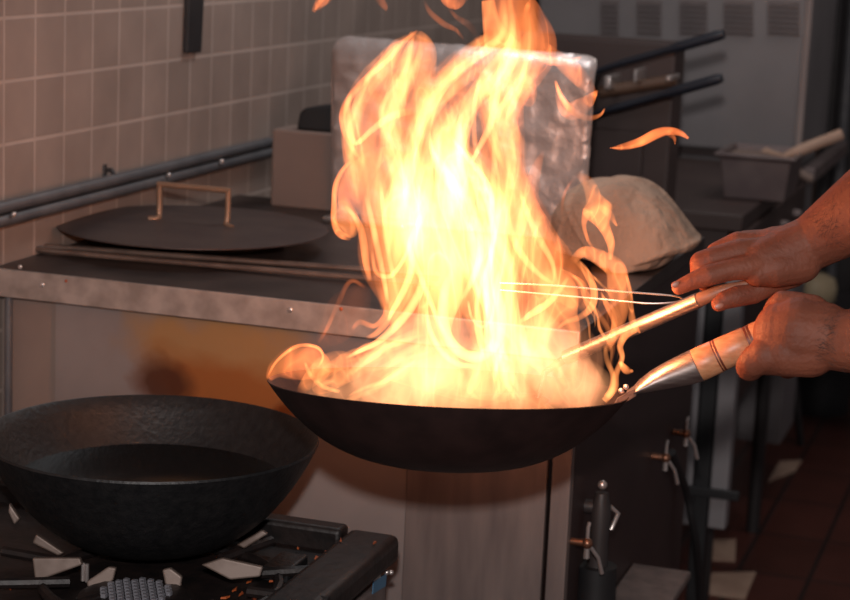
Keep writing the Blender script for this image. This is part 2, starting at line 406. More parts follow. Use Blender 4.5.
# cloth covered sack
def sack():
    # silhouette seen from the front, lofted front to back
    yc = 2.785
    top = [(548,232),(552,215),(560,200),(575,187),(598,179),(625,177),(650,188),(668,203),(682,221),(694,236),(700,242),(692,250),(676,255),(664,268),(645,262),(628,254),(610,252),(585,250),(560,247)]
    P = [atY(*q, yc) for q in top]
    for q in P: q.z = max(q.z, ZC+.002)
    cx = sum(q.x for q in P)/len(P); cz = sum(q.z for q in P)/len(P)
    pr = crm([(q.x, q.z) for q in P]+[(P[0].x, P[0].z)], 8)[:-1]
    n = len(pr); K = 40; vs = []; fs = []
    for k in range(K+1):
        a = -math.pi/2+math.pi*k/K; s = max(.03, math.cos(a))**.75; dy = math.sin(a)*.098
        for (x, z) in pr:
            xx = cx+(x-cx)*s; zz = (ZC+.004)+(z-ZC-.004)*(s if z > cz else 1) 
            zz = ZC+.004 + (z-ZC-.004)*s
            v = Vector((xx, yc+dy, zz))
            v += Vector((0,1,0))*0 + Vector((1,.6,1)).normalized()*(noise.noise(Vector((xx*16+zz*12, dy*10, zz*5)))*.012+(1-abs(noise.noise(Vector((xx*38+zz*34, dy*14, zz*10+xx*8))))*2)*.006)
            v.z = max(v.z, ZC+.001)
            vs.append(v)
    for k in range(K):
        for i in range(n): j = (i+1) % n; fs.append((k*n+i, k*n+j, (k+1)*n+j, (k+1)*n+i))
    fs.append(tuple(range(n))); fs.append(tuple(range(K*n, K*n+n)))
    return MB().add(vs, fs)
so = sack().build('cloth_sack', M['sack'])
tag(so, 'beige cotton cloth bundle draped on the counter beside the foil board', 'sack')
md = so.modifiers.new('s', 'SUBSURF'); md.levels = 1; md.render_levels = 1

# ------------------------------------------------------------------ far kitchen
YL = 4.75
# enamelled cabinet with louvres
x0 = max(XW+.02, atY(536, 50, YL).x); x1 = atY(808, 50, YL).x; CX1 = x1; zb = atY(700, 148, YL).z; ztp = atY(560, -120, YL).z
t = thing('louvred_cabinet', 'tall grey steel cabinet with louvre slots at the back', 'cabinet', ((x0+x1)/2, YL, zb))
cb_ = B().box((x0, YL, zb), (x1, YL+.5, ztp)).build('cabinet_body', M['steel_far'], t, smooth=False, bevel=.006)
B().box((x1-.012, YL-.012, zb-.5), (x1+.004, YL, ztp)).build('edge_trim', M['steel_light'], t, bevel=.003)
for gx0, gx1 in ((601,619),(637,662),(680,708),(724,754),(768,800)):
    for k in range(7):
        yy = 1+k*5.2
        a = atY(gx0, yy, YL); b = atY(gx1, yy+1.2, YL)
        g = B(); g.prism([(a.x, YL, a.z+.0015), (a.x, YL-.009, a.z-.004), (a.x, YL, a.z-.0045)], (b.x-a.x, 0, 0)); g.build('louvre', M['pan_grey'], cb_, smooth=False)
zl0 = atY(700, 200, YL).z
x0b = max(XW+.02, atY(500, 160, YL+.05).x)
B().box((x0b, YL+.06, .15), (x1, YL+.3, zb)).build('lower_panel', M['steel_far'], t, smooth=False)
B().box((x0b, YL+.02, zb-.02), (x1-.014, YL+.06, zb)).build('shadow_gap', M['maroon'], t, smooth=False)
# dark brown oven box left of it
YO = 3.75
x0 = atY(480, 40, YO).x; x1 = atY(676, 60, YO).x; zt = atY(640, 41, YO).z
t = thing('brown_oven', 'dark brown oven cabinet standing between foil board and grey cabinet', 'oven', ((x0+x1)/2, YO, 0))
B().box((x0, YO, .1), (x1, YO+.09, zt)).build('oven_body', M['box_dark'], t, smooth=False, bevel=.006)
for dx, dy in ((.03,.03), (.03,.06)): B().tube([(x1-dx, YO+dy, 0), (x1-dx, YO+dy, .11)], .02).build('leg', M['pipe_dark'], t)
B().box((x0+.03, YO-.012, zt-.30), (x1-.05, YO, zt-.17)).build('door', M['box_dark'], t, smooth=False, bevel=.004)
# pans in front of it, handles pointing out
def far_pan(a, b, c, label, s):
    Yp = 3.62; A = atY(*a, Yp); Bp = atY(*b, Yp-.02); Cc = atY(*c, Yp+.02)
    t = thing('frying_pan', label, 'pan', Cc, 'long handled pans behind the foil board')
    B().tube(crm([tuple(Cc), tuple(A), tuple(A.lerp(Bp,.5)), tuple(Bp)], 6), [.006]*7+[.007]*6+[.010]*5+[.008], 12).build('handle', M['black_blue'], t)
    r_ = .085
    prof = [(0,0),(.06,0),(.075,.006),(r_,.030),(r_+.003,.030),(.078,.002),(.062,-.004),(0,-.004)]
    B().lathe(prof, 40, (Cc.x-.07, Cc.y+.02, Cc.z-.028)).build('pan_bowl', M['pipe_dark'], t)
    for k, dx in enumerate((.0,)): B().ball(Cc+Vector((.005,-.012,.002)), (.008,.004,.006), 10).build('rivet', M['bolt'], t)
far_pan((615,65), (724,34), (590,74), 'black handled pan behind the foil board, upper of the two', 1)
far_pan((608,110), (722,78), (585,118), 'black handled pan behind the foil board, lower of the two', 1)
Yk = 3.66
for px, py, w_, h_, lb in ((607,83,7,13,'widest and nearest the foil board'),(635,76,3,12,'middle of the three shiny fittings'),(668,79,5,5,'farthest from the foil board')):
    a = atY(px, py, Yk); s_ = 3.9/2000
    tag(B().box((a.x-w_*s_/2, Yk, a.z-h_*s_/2), (a.x+w_*s_/2, YO, a.z+h_*s_/2)).build('metal_catch', M['bolt'], bevel=.003), 'shiny metal catch between the pan handles, '+lb, 'catch', 'metal catches on the brown oven')
a = atY(600, 92, YO-.04); b = atY(676, 80, YO-.04)
tag(B().tube([a, b], .012).build('brown_rail', M['pipe_brown']), 'thin brown rail across the oven between the two pan handles', 'rail')

# back stove table with container and spoon
TZ = .845
t = thing('back_stove', 'dark low range with knobs carrying the grey container', 'stove', (-.75, 4.3, 0))
XS = atZ(745, 214, TZ).x
y0 = max(atZ(700, 214, TZ).y, YO+.105); y1 = 5.4
B().box((XW+.4, y0, TZ-.035), (XS, YL-.02, TZ)).build('stove_top', M['box_dark'], t, bevel=.004)
B().box((CX1+.012, YL-.02, TZ-.035), (CX1+.042, y1, TZ)).build('stove_rim', M['pan_grey'], t, bevel=.004)
B().box((XS-.012, y0, TZ-.14), (XS+.008, YL-.02, TZ-.035)).build('control_panel', M['box_dark'], t, bevel=.003)
B().box((XW+.4, y0+.02, .40), (XS-.03, YL-.05, TZ-.036)).build('stove_body', M['box_dark'], t, smooth=False)
for k in range(4):
    yk = y0+.12+k*.19
    B().lathe([(0,0),(.011,0),(.010,.016),(0,.017)], 20, mtx=Matrix.Translation((XS+.008, yk, TZ-.085)) @ Matrix.Rotation(math.pi/2, 4, 'Y')).build('knob', M['pan_grey'], t)
for yy in (y0+.02, YL-.2): B().tube([(XS-.03, yy, 0), (XS-.03, yy, TZ-.1)], .016).build('leg', M['pipe_dark'], t)
# container
pc = atZ(752, 201, TZ); cxx, cyy = pc.x, pc.y+.10
t = thing('steam_pan', 'grey rectangular steel food container on the back range', 'container', (cxx, cyy, TZ))
def rect(hx, hy, z): return [(cxx-hx, cyy-hy, z), (cxx+hx, cyy-hy, z), (cxx+hx, cyy+hy, z), (cxx-hx, cyy+hy, z)]
def loop_tube(mb, loops):
    n = len(loops[0]); vs = [v for l in loops for v in l]; fs = []
    for i in range(len(loops)-1):
        for k in range(n): fs.append((i*n+k, i*n+(k+1)%n, (i+1)*n+(k+1)%n, (i+1)*n+k))
    fs.append(tuple(range(n))[::-1]); fs.append(tuple(range((len(loops)-1)*n, len(loops)*n)))
    return mb.add(vs, fs)
w0 = (790-715)/2*4.5/2000
loop_tube(B(), [rect(w0*.74, .085, TZ), rect(w0*.86, .10, TZ+.085), rect(w0*1.0, .11, TZ+.088), rect(w0*1.0, .11, TZ+.095), rect(w0*.86, .10, TZ+.095), rect(w0*.72, .08, TZ+.012)]).build('pan_body', M['pan_grey'], t, smooth=False, bevel=.004)
B().box((cxx-w0*.83, cyy-.09, TZ+.074), (cxx+w0*.83, cyy+.09, TZ+.084)).build('contents', M['card'], t, bevel=.003)
a = atY(783, 157, cyy-.02); b = atY(842, 134, cyy+.02)
t = thing('wooden_spatula', 'pale wooden spatula lying across the grey container', 'spatula', a)
B().tube([a, a.lerp(b,.12), a.lerp(b,.3), b], [.006,.009,.012,.012], 12).build('handle', M['spoon'], t)
c2 = a+(a-b)*.35; c2.z = max(c2.z, TZ+.098)
B().hexa([a+Vector((0,-.012,0)), a+Vector((0,.012,0)), c2+Vector((0,.03,0)), c2+Vector((0,-.03,0))], (0,0,.004)).build('blade', M['spoon'], t)
tag(B().tube([atY(794,170,4.6), atY(812,180,4.6)], .010).build('short_rod', M['card']), 'short beige rod leaning behind the grey container', 'rod')
# things at the right edge: vertical pipes
for x_, r_, m_, lb in ((818,.011,'pipe_dark','dark upright pipe next to the grey cabinet edge'), (823,.006,'pipe_brown','thin rusty brown upright pipe beside the grey cabinet'), (834,.02,'pipe_dark','thick dark upright pipe right of the rusty one'), (849,.014,'rail','grey upright pipe farthest from the grey cabinet')):
    a = atY(x_, 60, 6.2)
    tag(B().tube([(a.x, 6.2, 0), (a.x, 6.2, 2.3)], r_*1.15, 12).build('upright_pipe', M[m_]), lb, 'pipe', 'upright pipes beside the grey cabinet')
a = atY(829, 60, 6.9)
tag(B().box((a.x, 6.9, 0), (a.x+.7, 7.5, 2.2)).build('dark_cupboard', M['pipe_dark'], smooth=False, bevel=.01), 'tall black cupboard behind the upright pipes and arms', 'cupboard')
a = atY(792, 205, YL)
# steel legs beyond the counter
YS = 3.62
def slab(pxa, pxb, y0_, y1_, m_, name, lb, cat, Y=YS, th=.05, grp=None):
    a = atY(pxa, 420, Y); b = atY(pxb, 420, Y)
    o = B().box((a.x, Y, y0_), (b.x, Y+th, y1_)).build(name, M[m_], smooth=False, bevel=.004)
    return tag(o, lb, cat, grp)
t = thing('steel_rack', 'steel rack of pale and black upright posts beyond the counter', 'rack', atY(710, 540, YS))
zb = 0; zt = .80
for pa, pb, m_, n_ in ((684,697,'steel_far','panel'), (698,714,'black','post'), (715,733,'steel_far','panel')):
    a = atY(pa, 420, YS); b = atY(pb, 420, YS)
    B().box((a.x, YS, .28 if n_ == 'panel' else 0), (b.x, YS+.04, zt)).build(n_, M[m_], t, smooth=False, bevel=.004)
a = atY(684, 487, YS); b = atY(740, 492, YS)
B().box((a.x, YS-.01, a.z-.012), (b.x, YS, a.z+.006)).build('crossbar', M['black'], t, bevel=.002)
# black hose
hs = [atX(672,452,XR+.01), atY(686,490,3.0), atY(692,520,3.02), atY(697,550,3.05), atY(700,600,3.12), Vector((-.50,3.14,.20)), Vector((-.50,3.15,.007))]
tag(B().tube(crm([tuple(p) for p in hs], 6), .006, 10).build('gas_hose', M['black']), 'thin black hose hanging from the upper brass tap', 'hose')
# slanted dark legs under the far range
for pa, pb, lb in (((796,395),(805,485),'slim dark leg slanting down beside the brown floor tiles'), ((762,380),(742,470),'slim grey leg leaning the other way nearer the rack')):
    a = atY(pa[0], pa[1], 5.4); b = atY(pb[0], pb[1], 5.4)
    d_ = (b-a)/(b.z-a.z); b = a+d_*(0.0-a.z)
    tag(B().tube([a - (b-a)*.25, b], .010, 10).build('table_leg', M['pipe_dark']), lb, 'leg', 'slim legs beyond the steel rack')
# bucket thing at the far floor
p = atZ(819, 410, 0)
t = thing('black_bucket', 'black bucket with pale top on the floor beneath the hands', 'bucket', p)
B().lathe([(0,0),(.085,0),(.10,.18),(.096,.18),(.08,.01),(0,.01)], 32, p).build('bucket_wall', M['black'], t)
B().lathe([(0,.17),(.055,.17),(.05,.178),(0,.18)], 24, p+Vector((-.05,-.02,0))).build('pale_lid', M['paper'], t)
p = atZ(781, 404, 0); tag(B().lathe([(0,0),(.022,0),(.022,.10),(.012,.12),(0,.12)], 20, p).build('orange_bottle', M['orange']), 'small orange bottle standing beside the black bucket', 'bottle')
# papers on floor
for q, lb in ((((703,541),(736,540),(735,562),(700,560)), 'square beige paper scrap on the floor nearest the rack'),
              (((712,574),(756,573),(745,600),(702,594)), 'beige printed paper sheet on the floor, nearest the camera'),
              (((780,462),(802,461),(795,472),(768,482)), 'crumpled pale paper on the floor farthest from the rack')):
    P_ = [atZ(x, y, .001) for x, y in q]
    tag(B().hexa(P_, (0,0,.003)).build('paper_scrap', M['paper'], smooth=False), lb, 'paper', 'paper scraps on the floor')
# round cream pot seen between the arms
YP = 5.6
c = atY(815, 287, YP); 
tag(B().lathe([(0,-.06),(.04,-.058),(.058,-.035),(.062,0),(.055,.025),(.03,.038),(0,.04)], 32, c).build('cream_bowl', M['cream']), 'rounded cream bowl seen between the two arms', 'bowl')
t = thing('side_table', 'low dark table carrying the cream bowl', 'table', (c.x+.15, YP, 0))
B().box((c.x-.10, YP-.12, c.z-.0905), (c.x+.45, YP+.3, c.z-.0605)).build('table_top', M['pipe_dark'], t, bevel=.004)
for lx, ly in ((-.08,-.10), (.43,-.10), (-.08,.28), (.43,.28)): B().tube([(c.x+lx, YP+ly, 0), (c.x+lx, YP+ly, c.z-.09)], .015).build('leg', M['pipe_dark'], t)

# ------------------------------------------------------------------ stove with black wok
SZ = .700
sx0, sx1, sy0, sy1 = -1.32, -.683, 1.45, 2.082
st = thing('gas_stove', 'low greasy black gas stove under the big black wok', 'stove', ((sx0+sx1)/2, 1.75, 0))
bw = .062
rim = B()
rim.box((sx1-bw, sy0, SZ-.034), (sx1, sy1, SZ)); rim.build('side_rim', M['greasy'], st, bevel=.010)
B().box((sx0, sy1-.03, SZ-.034), (sx1-bw-.001, sy1, SZ+.004)).build('back_rim', M['greasy'], st, bevel=.006)
B().box((sx0, sy0, SZ-.05), (sx1-bw-.001, sy1-.031, SZ-.022)).build('hob_plate', M['greasy'], st, smooth=False)
sb_ = B().box((sx0+.01, sy0+.01, .10), (sx1-.012, sy1-.01, SZ-.051)).build('stove_body', M['steel_panel'], st, smooth=False, bevel=.004)
for x in (sx0+.05, sx1-.05):
    for y in (sy0+.05, sy1-.05): B().tube([(x,y,0),(x,y,.11)], .02).build('leg', M['pipe_dark'], st)
XSs = sx1-.012
q = [atX(*p, XSs) for p in ((373,581),(386,574),(385,586),(372,594))]
B().hexa(q, (.001,0,0)).build('sticker', M['blue'], sb_, smooth=False)['label'] = 'blue and pale sticker'
q = [atX(*p, XSs) for p in ((373,577),(380,573),(380,577),(373,581))]
B().hexa(q, (.0011,0,0)).build('sticker', M['white_label'], sb_, smooth=False)
for px, py in ((386.5,572.5),(391,572.5)): B().ball(atX(px, py, XSs+.001), .0032, 10).build('screw', M['bolt'], sb_)
# burner
BC = Vector((-.872, 1.848, SZ-.02))
bh_ = B().lathe([(0,0),(.06,0),(.06,.010),(.05,.014),(0,.015)], 48, BC+Vector((0,-.06,0))).build('burner_head', M['greasy'], st)
bd = B()
for i in range(-7, 8):
    for j in range(-7, 8):
        x, y = i*.0095+(.0047 if j % 2 else 0), j*.0085
        if x*x+y*y < .036**2: bd.box((BC.x+x-.0026, BC.y-.06+y-.0026, BC.z+.014), (BC.x+x+.0026, BC.y-.06+y+.0026, BC.z+.0185))
bo = bd.build('burner_studs', M['burner_dot'], bh_, smooth=False); bo['kind'] = 'stuff'
def prong(quad, d0, th=.008):
    P_ = [D(x, y, d) for (x, y), d in zip(quad, d0)]
    nrm = (P_[1]-P_[0]).cross(P_[3]-P_[0]).normalized()
    return B().hexa([p-nrm*th/2 for p in P_], nrm*th).build('pan_support', M['prong'], st, smooth=False, bevel=.002)
def dz(px, py): 
    p = atZ(px, py, SZ); return (p-CAM).dot(VF)
for quad, dd in ((((32,558),(80,558),(82,565),(35,582)), (2.12,2.10,2.10,2.10)),
                 (((86,582),(108,567),(116,568),(113,580),(92,604)), None),
                 (((162,570),(170,568),(182,577),(178,606),(166,590)), None),
                 (((201,565),(222,558),(263,567),(260,577),(230,580)), None),
                 (((8,512),(9,503),(20,519),(14,525)), None),
                 (((32,543),(36,534),(64,553),(58,556)), None),
                 (((236,545),(262,530),(268,534),(244,549)), None)):
    n = len(quad); d0 = 2.10 if quad[0][1] > 550 else 2.2
    P_ = [D(x, y, d0) for x, y in quad]
    nrm = VF.normalized()
    B().prism([p for p in P_], nrm*.010+Vector((0,0,0))).build('pan_support', M['prong'], st, smooth=False, bevel=.002)
for (px, py) in ((83,570),(87,571)): 
    p = D(px, py, 2.12); B().tube([p+Vector((0,0,.008)), p-Vector((0,0,.012))], .0022, 8).build('igniter', M['bolt'], st)
# hob wire ring, greasy bits
gr = B()
for k in range(10):
    a = k/10*2*math.pi
    gr.tube([BC+Vector((.10*math.cos(a), .10*math.sin(a)*.9, .012)), BC+Vector((.19*math.cos(a), .17*math.sin(a), .014))], .006, 8)
gr.tube([BC+Vector((.125*math.cos(a*math.pi/18), .125*math.sin(a*math.pi/18), .008)) for a in range(37)], .006, 8)
gr.build('grate', M['greasy'], st)
p = atZ(285, 557, SZ)
B().box((p.x-.016, p.y-.03, SZ-.02), (p.x+.016, p.y+.03, SZ-.004)).build('grate_block', M['dark_iron'], st, bevel=.003)
rs = random.Random(3)
for k, (px, py, s) in enumerate(((306,557,.006),(318,559,.005),(233,590,.006),(240,594,.006),(252,592,.005),(268,584,.006),(284,574,.006),(287,570,.005),(236,580,.006),(247,582,.005),(226,597,.006),(326,553,.003),(341,540,.004),(372,544,.004),(300,548,.004),(300,582,.002),(3,588,.006),(8,590,.004),(275,588,.003),(257,600,.007))):
    zz = SZ-.020 if px < 335 else SZ
    p = atZ(px, py, zz+.002)
    v = [p+Vector((rs.uniform(-1,1)*s, rs.uniform(-1,1)*s*1.6, 0)) for _ in range(3)]
    cx = sum(v, Vector())/3
    v.sort(key=lambda w: math.atan2(w.y-cx.y, w.x-cx.x))
    o = B().prism(v, (0,0,.002)).build('food_scrap', M['orange'], smooth=False)
    tag(o, 'tiny orange food scrap on the greasy stove top', 'food scrap', 'orange food scraps scattered on the stove')

# black wok
wc = Vector((-.936, 1.955, 0)); wcp = atY(152, 437, 1.955); wc = wcp
wr = 167*((wc-CAM).dot(VF))/2000
bz = SZ-.0185
t = thing('black_wok', 'large deep black wok with dark oil resting on the stove', 'wok', (wc.x, wc.y, bz))
H = wc.z-bz-.004
prof = []
N = 22
for i in range(N+1):
    r_ = wr*(1-i/N)
    prof.append((r_, -H*(1-(r_/wr)**2.9)**.95 if i else 0))
outer = prof
inner = [(max(0, r_-.003), z+.0045 if r_ < wr*.98 else z+.001) for r_, z in prof][::-1]
pw = [(r_, z) for r_, z in inner]+[(wr-.001,.0025)]+[(r_, z) for r_, z in outer]
pw[0] = (0, pw[0][1]); pw[-1] = (0, pw[-1][1])
B().lathe(pw, 96, wc).build('wok_bowl', M['dark_iron'], t)
ro = wr*.70
B().lathe([(0,-H*.42),(wr*.825,-H*.42)], 64, wc+Vector((0,0,.004))).build('oil', M['oil'], t, normals=False)

# ------------------------------------------------------------------ flaming wok
WR = .1805; WCtr = D(448, 387, 2.0)
tilt = math.radians(-7.3)
# up axis tilted away from camera: rotate about the camera right axis
axis = Vector((VR.x, VR.y, 0)).normalized()
WM = Matrix.Translation(WCtr) @ Matrix.Rotation(tilt, 4, axis)
t = thing('tossed_wok', 'thin black wok full of fire held up by its handle', 'wok', WCtr)
wkE = t
WD = .080
pr = [(WR*(1-i/26), -WD*(1-(1-i/26)**3.1)) for i in range(27)]
inn = [(max(0, r_-.0014), z+.0018) for r_, z in pr][::-1]
pr = [(r_, z) for r_, z in pr]; inn[-1] = (WR-.0014, 0.0); inn[0] = (0, inn[0][1]); pr[-1] = (0, pr[-1][1])
B().lathe(inn+[(WR-.0007,.0008)]+pr, 128, mtx=WM).build('wok_bowl', M['wok_iron'], t)
def Wd(px, py, d=2.0): return D(px, py, d)
# ferrule
h0 = Wd(627,394,2.0); h1 = Wd(697,365.5,1.985); h2 = Wd(765,334,1.97); h3 = Wd(846,300,1.955)
ax_ = (h2-h1).normalized()
def frustum(name, stations, m_, par=None):
    mb = B(); pts = [s[0] for s in stations]; n = 28; vs = []; fs = []
    for (p, ra, rb) in stations:
        a = (Vector((0,0,1))-ax_*ax_.z).normalized(); b = ax_.cross(a)
        vs += [p+a*math.cos(2*math.pi*k/n)*ra+b*math.sin(2*math.pi*k/n)*rb for k in range(n)]
    for i in range(len(stations)-1):
        for k in range(n): fs.append((i*n+k, i*n+(k+1)%n, (i+1)*n+(k+1)%n, (i+1)*n+k))
    fs.append(tuple(range(n))[::-1]); fs.append(tuple(range((len(stations)-1)*n, len(stations)*n)))
    return mb.add(vs, fs).build(name, m_, par or wkE)
frustum('handle_socket', [(h0,.0015,.016),(Wd(634,390,1.998),.0025,.0155),(Wd(642,386,1.996),.0065,.0155),(Wd(655,380.5,1.994),.0105,.0155),(Wd(670,375,1.991),.0135,.0160),(Wd(685,370,1.988),.0158,.0168),(h1,.0170,.0172),(h1+ax_*.001,.0160,.0162)], M['brushed'])
gl = (h3-h1).length; pts = []
sts = []
for s, r_ in ((0,.0166),(.003,.0170),(.021,.0168),(.022,.0160),(.0235,.0166),(.0245,.0160),(.026,.0166),(.055,.0158),(.056,.0150),(.0585,.0157),(.0595,.0150),(.063,.0157),(.10,.0150),(.116,.0148),(.121,.012)):
    p = h1+(h2-h1).normalized()*s; sts.append((p, r_, r_))
hg_ = frustum('handle_grip', sts, M['wood'])
for s in (.0215,.0250,.0540,.0575,.0610):
    p = h1+ax_*s; frustum('grip_groove', [(p-ax_*.0012,.01655 if s < .03 else .0157,.01655 if s < .03 else .0157), (p+ax_*.0012,.01655 if s < .03 else .0157,.01655 if s < .03 else .0157)], M['wood_dark'], hg_)
rv = Wd(622,390,1.93)
for px, py in ((621,391),(626,387)):
    B().ball(Wd(px, py, 1.985), .003, 10).build('rivet', M['bolt'], wkE)
# bracket fin under socket where it folds onto the bowl
fin = B(); fin.prism([Wd(640,386,1.99), Wd(618,398,1.975), Wd(610,412,1.95), Wd(613,412,1.95), Wd(626,402,1.975), Wd(636,396,1.985)], VF*.006)
fin.build('handle_bracket', M['brushed'], wkE)

# ------------------------------------------------------------------ ladle and wire
la = D(566,357.5,2.085); lb_ = D(600,341,2.02); lc_ = D(699,300,1.99); ld = D(746,284,1.98); le = D(772,276,1.985)
t = thing('ladle', 'brushed steel ladle with wooden core gripped by the upper hand', 'ladle', lc_)
dl = (lc_-la).normalized()
B().tube([D(538,398,2.09), D(545,372,2.09), la+dl*.004], [.003,.0035,.0050], 16).build('neck', M['wok_iron'], t)
B().tube([la, lc_], .0078, 24).build('shaft', M['brushed'], t)
B().tube([lc_-dl*.002, lc_+dl*.002, D(720,291,1.985), ld, le], [.0070,.0072,.0060,.0045,.0045], 18).build('handle_core', M['wood_core'], t)
bm_ = Matrix.Translation(D(505,408,2.10)) @ Matrix.Rotation(math.radians(-6), 4, 'Y')
B().lathe([(0,-.022),(.025,-.018),(.042,-.006),(.048,.006),(.0465,.006),(.040,-.004),(.024,-.015),(0,-.019)], 40, mtx=bm_).build('ladle_cup', M['wok_iron'], t)
w1 = crm([tuple(D(500,283,2.06)), tuple(D(560,286,2.05)), tuple(D(620,291.5,2.04)), tuple(D(674,296,2.03)), tuple(D(680,301,2.03)), tuple(D(652,303.5,2.03)), tuple(D(600,299,2.04)), tuple(D(500,290,2.06))], 6)
tag(B().tube(w1, .0011, 8).build('wire_loop', M['steel_bright']), 'thin bright steel wire loop reaching from the flames to the index finger', 'wire')

# ------------------------------------------------------------------ person: two arms and hands
class Body(MB):
    def cap(s, a, ra, b, rb, n=18, seg=5):
        a, b = Vector(a), Vector(b); t = (b-a).normalized(); L = (b-a).length
        up = Vector((0,0,1)) if abs(t.z) < .9 else Vector((1,0,0)); u = (up-t*up.dot(t)).normalized(); w = t.cross(u)
        prof = []
        for i in range(seg+1):
            an = math.pi/2*(1-i/seg); prof.append((-ra*math.sin(an), ra*math.cos(an)))
        for i in range(seg+1):
            an = math.pi/2*i/seg; prof.append((L+rb*math.sin(an), rb*math.cos(an)))
        prof = [(z, max(r, 1e-4)) for z, r in prof]
        vs = [a+t*z+(u*math.cos(2*math.pi*k/n)+w*math.sin(2*math.pi*k/n))*r for z, r in prof for k in range(n)]
        m_ = len(prof); fs = [(i*n+k, i*n+(k+1)%n, (i+1)*n+(k+1)%n, (i+1)*n+k) for i in range(m_-1) for k in range(n)]
        fs += [tuple(range(n))[::-1], tuple(range((m_-1)*n, m_*n))]
        return s.add(vs, fs)
    def chain(s, pts):                          # (px, py, depth, radius in px)
        P_ = [(D(x, y, d), r*d/2000) for x, y, d, r in pts]
        for (a, ra), (b, rb) in zip(P_, P_[1:]): s.cap(a, ra, b, rb)
        return s
def arms():
    b = Body()
    # upper arm and hand holding the ladle
    b.chain([(1010,105,1.86,52),(930,158,1.90,46),(870,203,1.94,39),(835,228,1.965,33),(812,243,1.975,28)])
    b.chain([(815,240,1.975,27),(785,254,1.975,27),(760,262,1.97,22)])      # back of the hand
    b.chain([(812,246,1.985,24),(775,250,1.995,24),(752,246,2.00,16)])
    b.chain([(800,262,1.97,22),(775,268,1.965,20),(758,272,1.962,15)])
    b.chain([(790,243,1.995,16),(745,240,2.00,10)])
    b.chain([(760,264,1.962,14.5),(749,267,1.958,13),(728,270,1.956,11),(710,275,1.956,11.2),(693,281,1.960,9),(679,287.5,1.965,7.6)])   # index
    b.chain([(760,252,1.975,15),(740,252,1.972,13.5),(712,259,1.972,12),(702,263,1.975,12.5),(700,274,1.99,10),(706,284,2.01,8.5)])     # middle
    b.chain([(752,243,1.995,12),(738,241,1.995,10),(716,252,2.00,10),(712,264,2.02,9),(720,275,2.03,8)])                                 # ring
    b.chain([(750,247,2.01,11),(735,250,2.02,9),(726,262,2.03,8.5),(730,274,2.035,7.5)])                                                 # little
    b.chain([(790,270,1.985,19),(768,283,1.985,13.5),(754,293,1.982,11),(738,296,1.978,11),(725,300,1.976,9.5),(719,304,1.975,8)])       # thumb
    # lower arm and hand gripping the wok handle
    b.chain([(1010,330,1.80,50),(930,338,1.84,43),(870,341,1.875,35),(840,341,1.89,31)])
    b.chain([(845,341,1.89,30),(822,336,1.90,35),(800,334,1.905,38),(786,333,1.91,33)])
    b.chain([(800,322,1.915,30),(784,318,1.918,20)])
    b.chain([(810,350,1.90,28),(785,352,1.90,25),(770,354,1.905,22)])
    b.chain([(785,352,1.90,22),(765,356,1.90,18),(754,362,1.905,15.5),(750,367,1.915,14.5),(752,360,1.945,12),(757,348,1.985,10.5),(762,338,2.00,9.5)])     # index
    for k, (dx, dy) in enumerate(((20,-2),(39,-6),(57,-12))):
        r_ = (13.5,12.5,11)[k]
        b.chain([(770+dx,362+dy,1.92,r_),(768+dx,368+dy*1.2,1.945,r_),(768+dx,360+dy*1.3,1.98,r_-1.5),(766+dx,343+dy*1.3,2.005,r_-2),(764+dx,326+dy*1.2,1.995,r_-3)])
    b.chain([(812,312,1.905,18),(794,306,1.912,15),(783,303,1.915,13)]); b.chain([(786,302,1.912,11),(776,305,1.922,10),(771,311,1.935,8.5)])                              # thumb over the handle
    return b
ab = arms()
pe = ab.build('person', M['skin'], normals=True)
tag(pe, 'bare brown forearms of a person gripping wok handle and ladle', 'person')
md = pe.modifiers.new('r', 'REMESH'); md.mode = 'VOXEL'; md.voxel_size = .0014; md.use_smooth_shade = True
md = pe.modifiers.new('s', 'SMOOTH'); md.factor = .6; md.iterations = 7
def nail(px, py, d, rx, ry, ang):
    c = D(px, py, d); mb = B(); mb.ball((0,0,0), (rx*.001, ry*.001, .0009), 12)
    R3 = Matrix((VR, VD, -VF)).transposed().to_4x4()
    mm = Matrix.Translation(c) @ R3 @ Matrix.Rotation(math.radians(ang), 4, 'Z')
    mb.v = [mm @ v for v in mb.v]
    mb.build('fingernail', M['nail'], pe)
nail(675.5, 284.5, 1.9585, 4.5, 3.2, -28)
nail(719, 306, 1.9665, 5, 3, -20)
p = D(787, 371, 1.888)
B().ball(p, (.0025,.0012,.0022), 10).build('mole', M['hair'], pe)
# arm hair
def hairs(paths, seed, cnt):
    rr = random.Random(seed); mb = B()
    for _ in range(cnt):
        (x0_, y0_, d0_, r0_), (x1_, y1_, d1_, r1_) = rr.choice(paths)
        tt = rr.random(); sx = rr.uniform(-.9,.9)
        x, y, d, r_ = (x0_+(x1_-x0_)*tt, y0_+(y1_-y0_)*tt, d0_+(d1_-d0_)*tt, r0_+(r1_-r0_)*tt)
        t_ = Vector((x1_-x0_, y1_-y0_)).normalized(); nrm = Vector((-t_.y, t_.x))
        off = sx*r_*.97; dep = d-math.sqrt(max(0, 1-sx*sx))*r_*d/2000*1.0
        L = rr.uniform(5, 11); dirv = (t_*rr.uniform(.5,1)+nrm*rr.uniform(-.7,.7)).normalized()
        P_ = []
        for k in range(3):
            q = k/2; qx = x+nrm.x*off-dirv.x*L*q*-1; qy = y+nrm.y*off-dirv.y*L*q*-1
            P_.append(D(qx, qy, dep-.0002-.0012*math.sin(q*1.5)))
        mb.tube(P_, [.00013,.0001,.00004], 3)
    return mb
hh = hairs([((820,238,1.968,30),(900,182,1.92,42))], 5, 420)
for v_ in (hairs([((815,338,1.90,34),(850,341,1.887,31)), ((850,341,1.887,31),(920,338,1.845,41))], 6, 360),): hh.add(v_.v, v_.f)
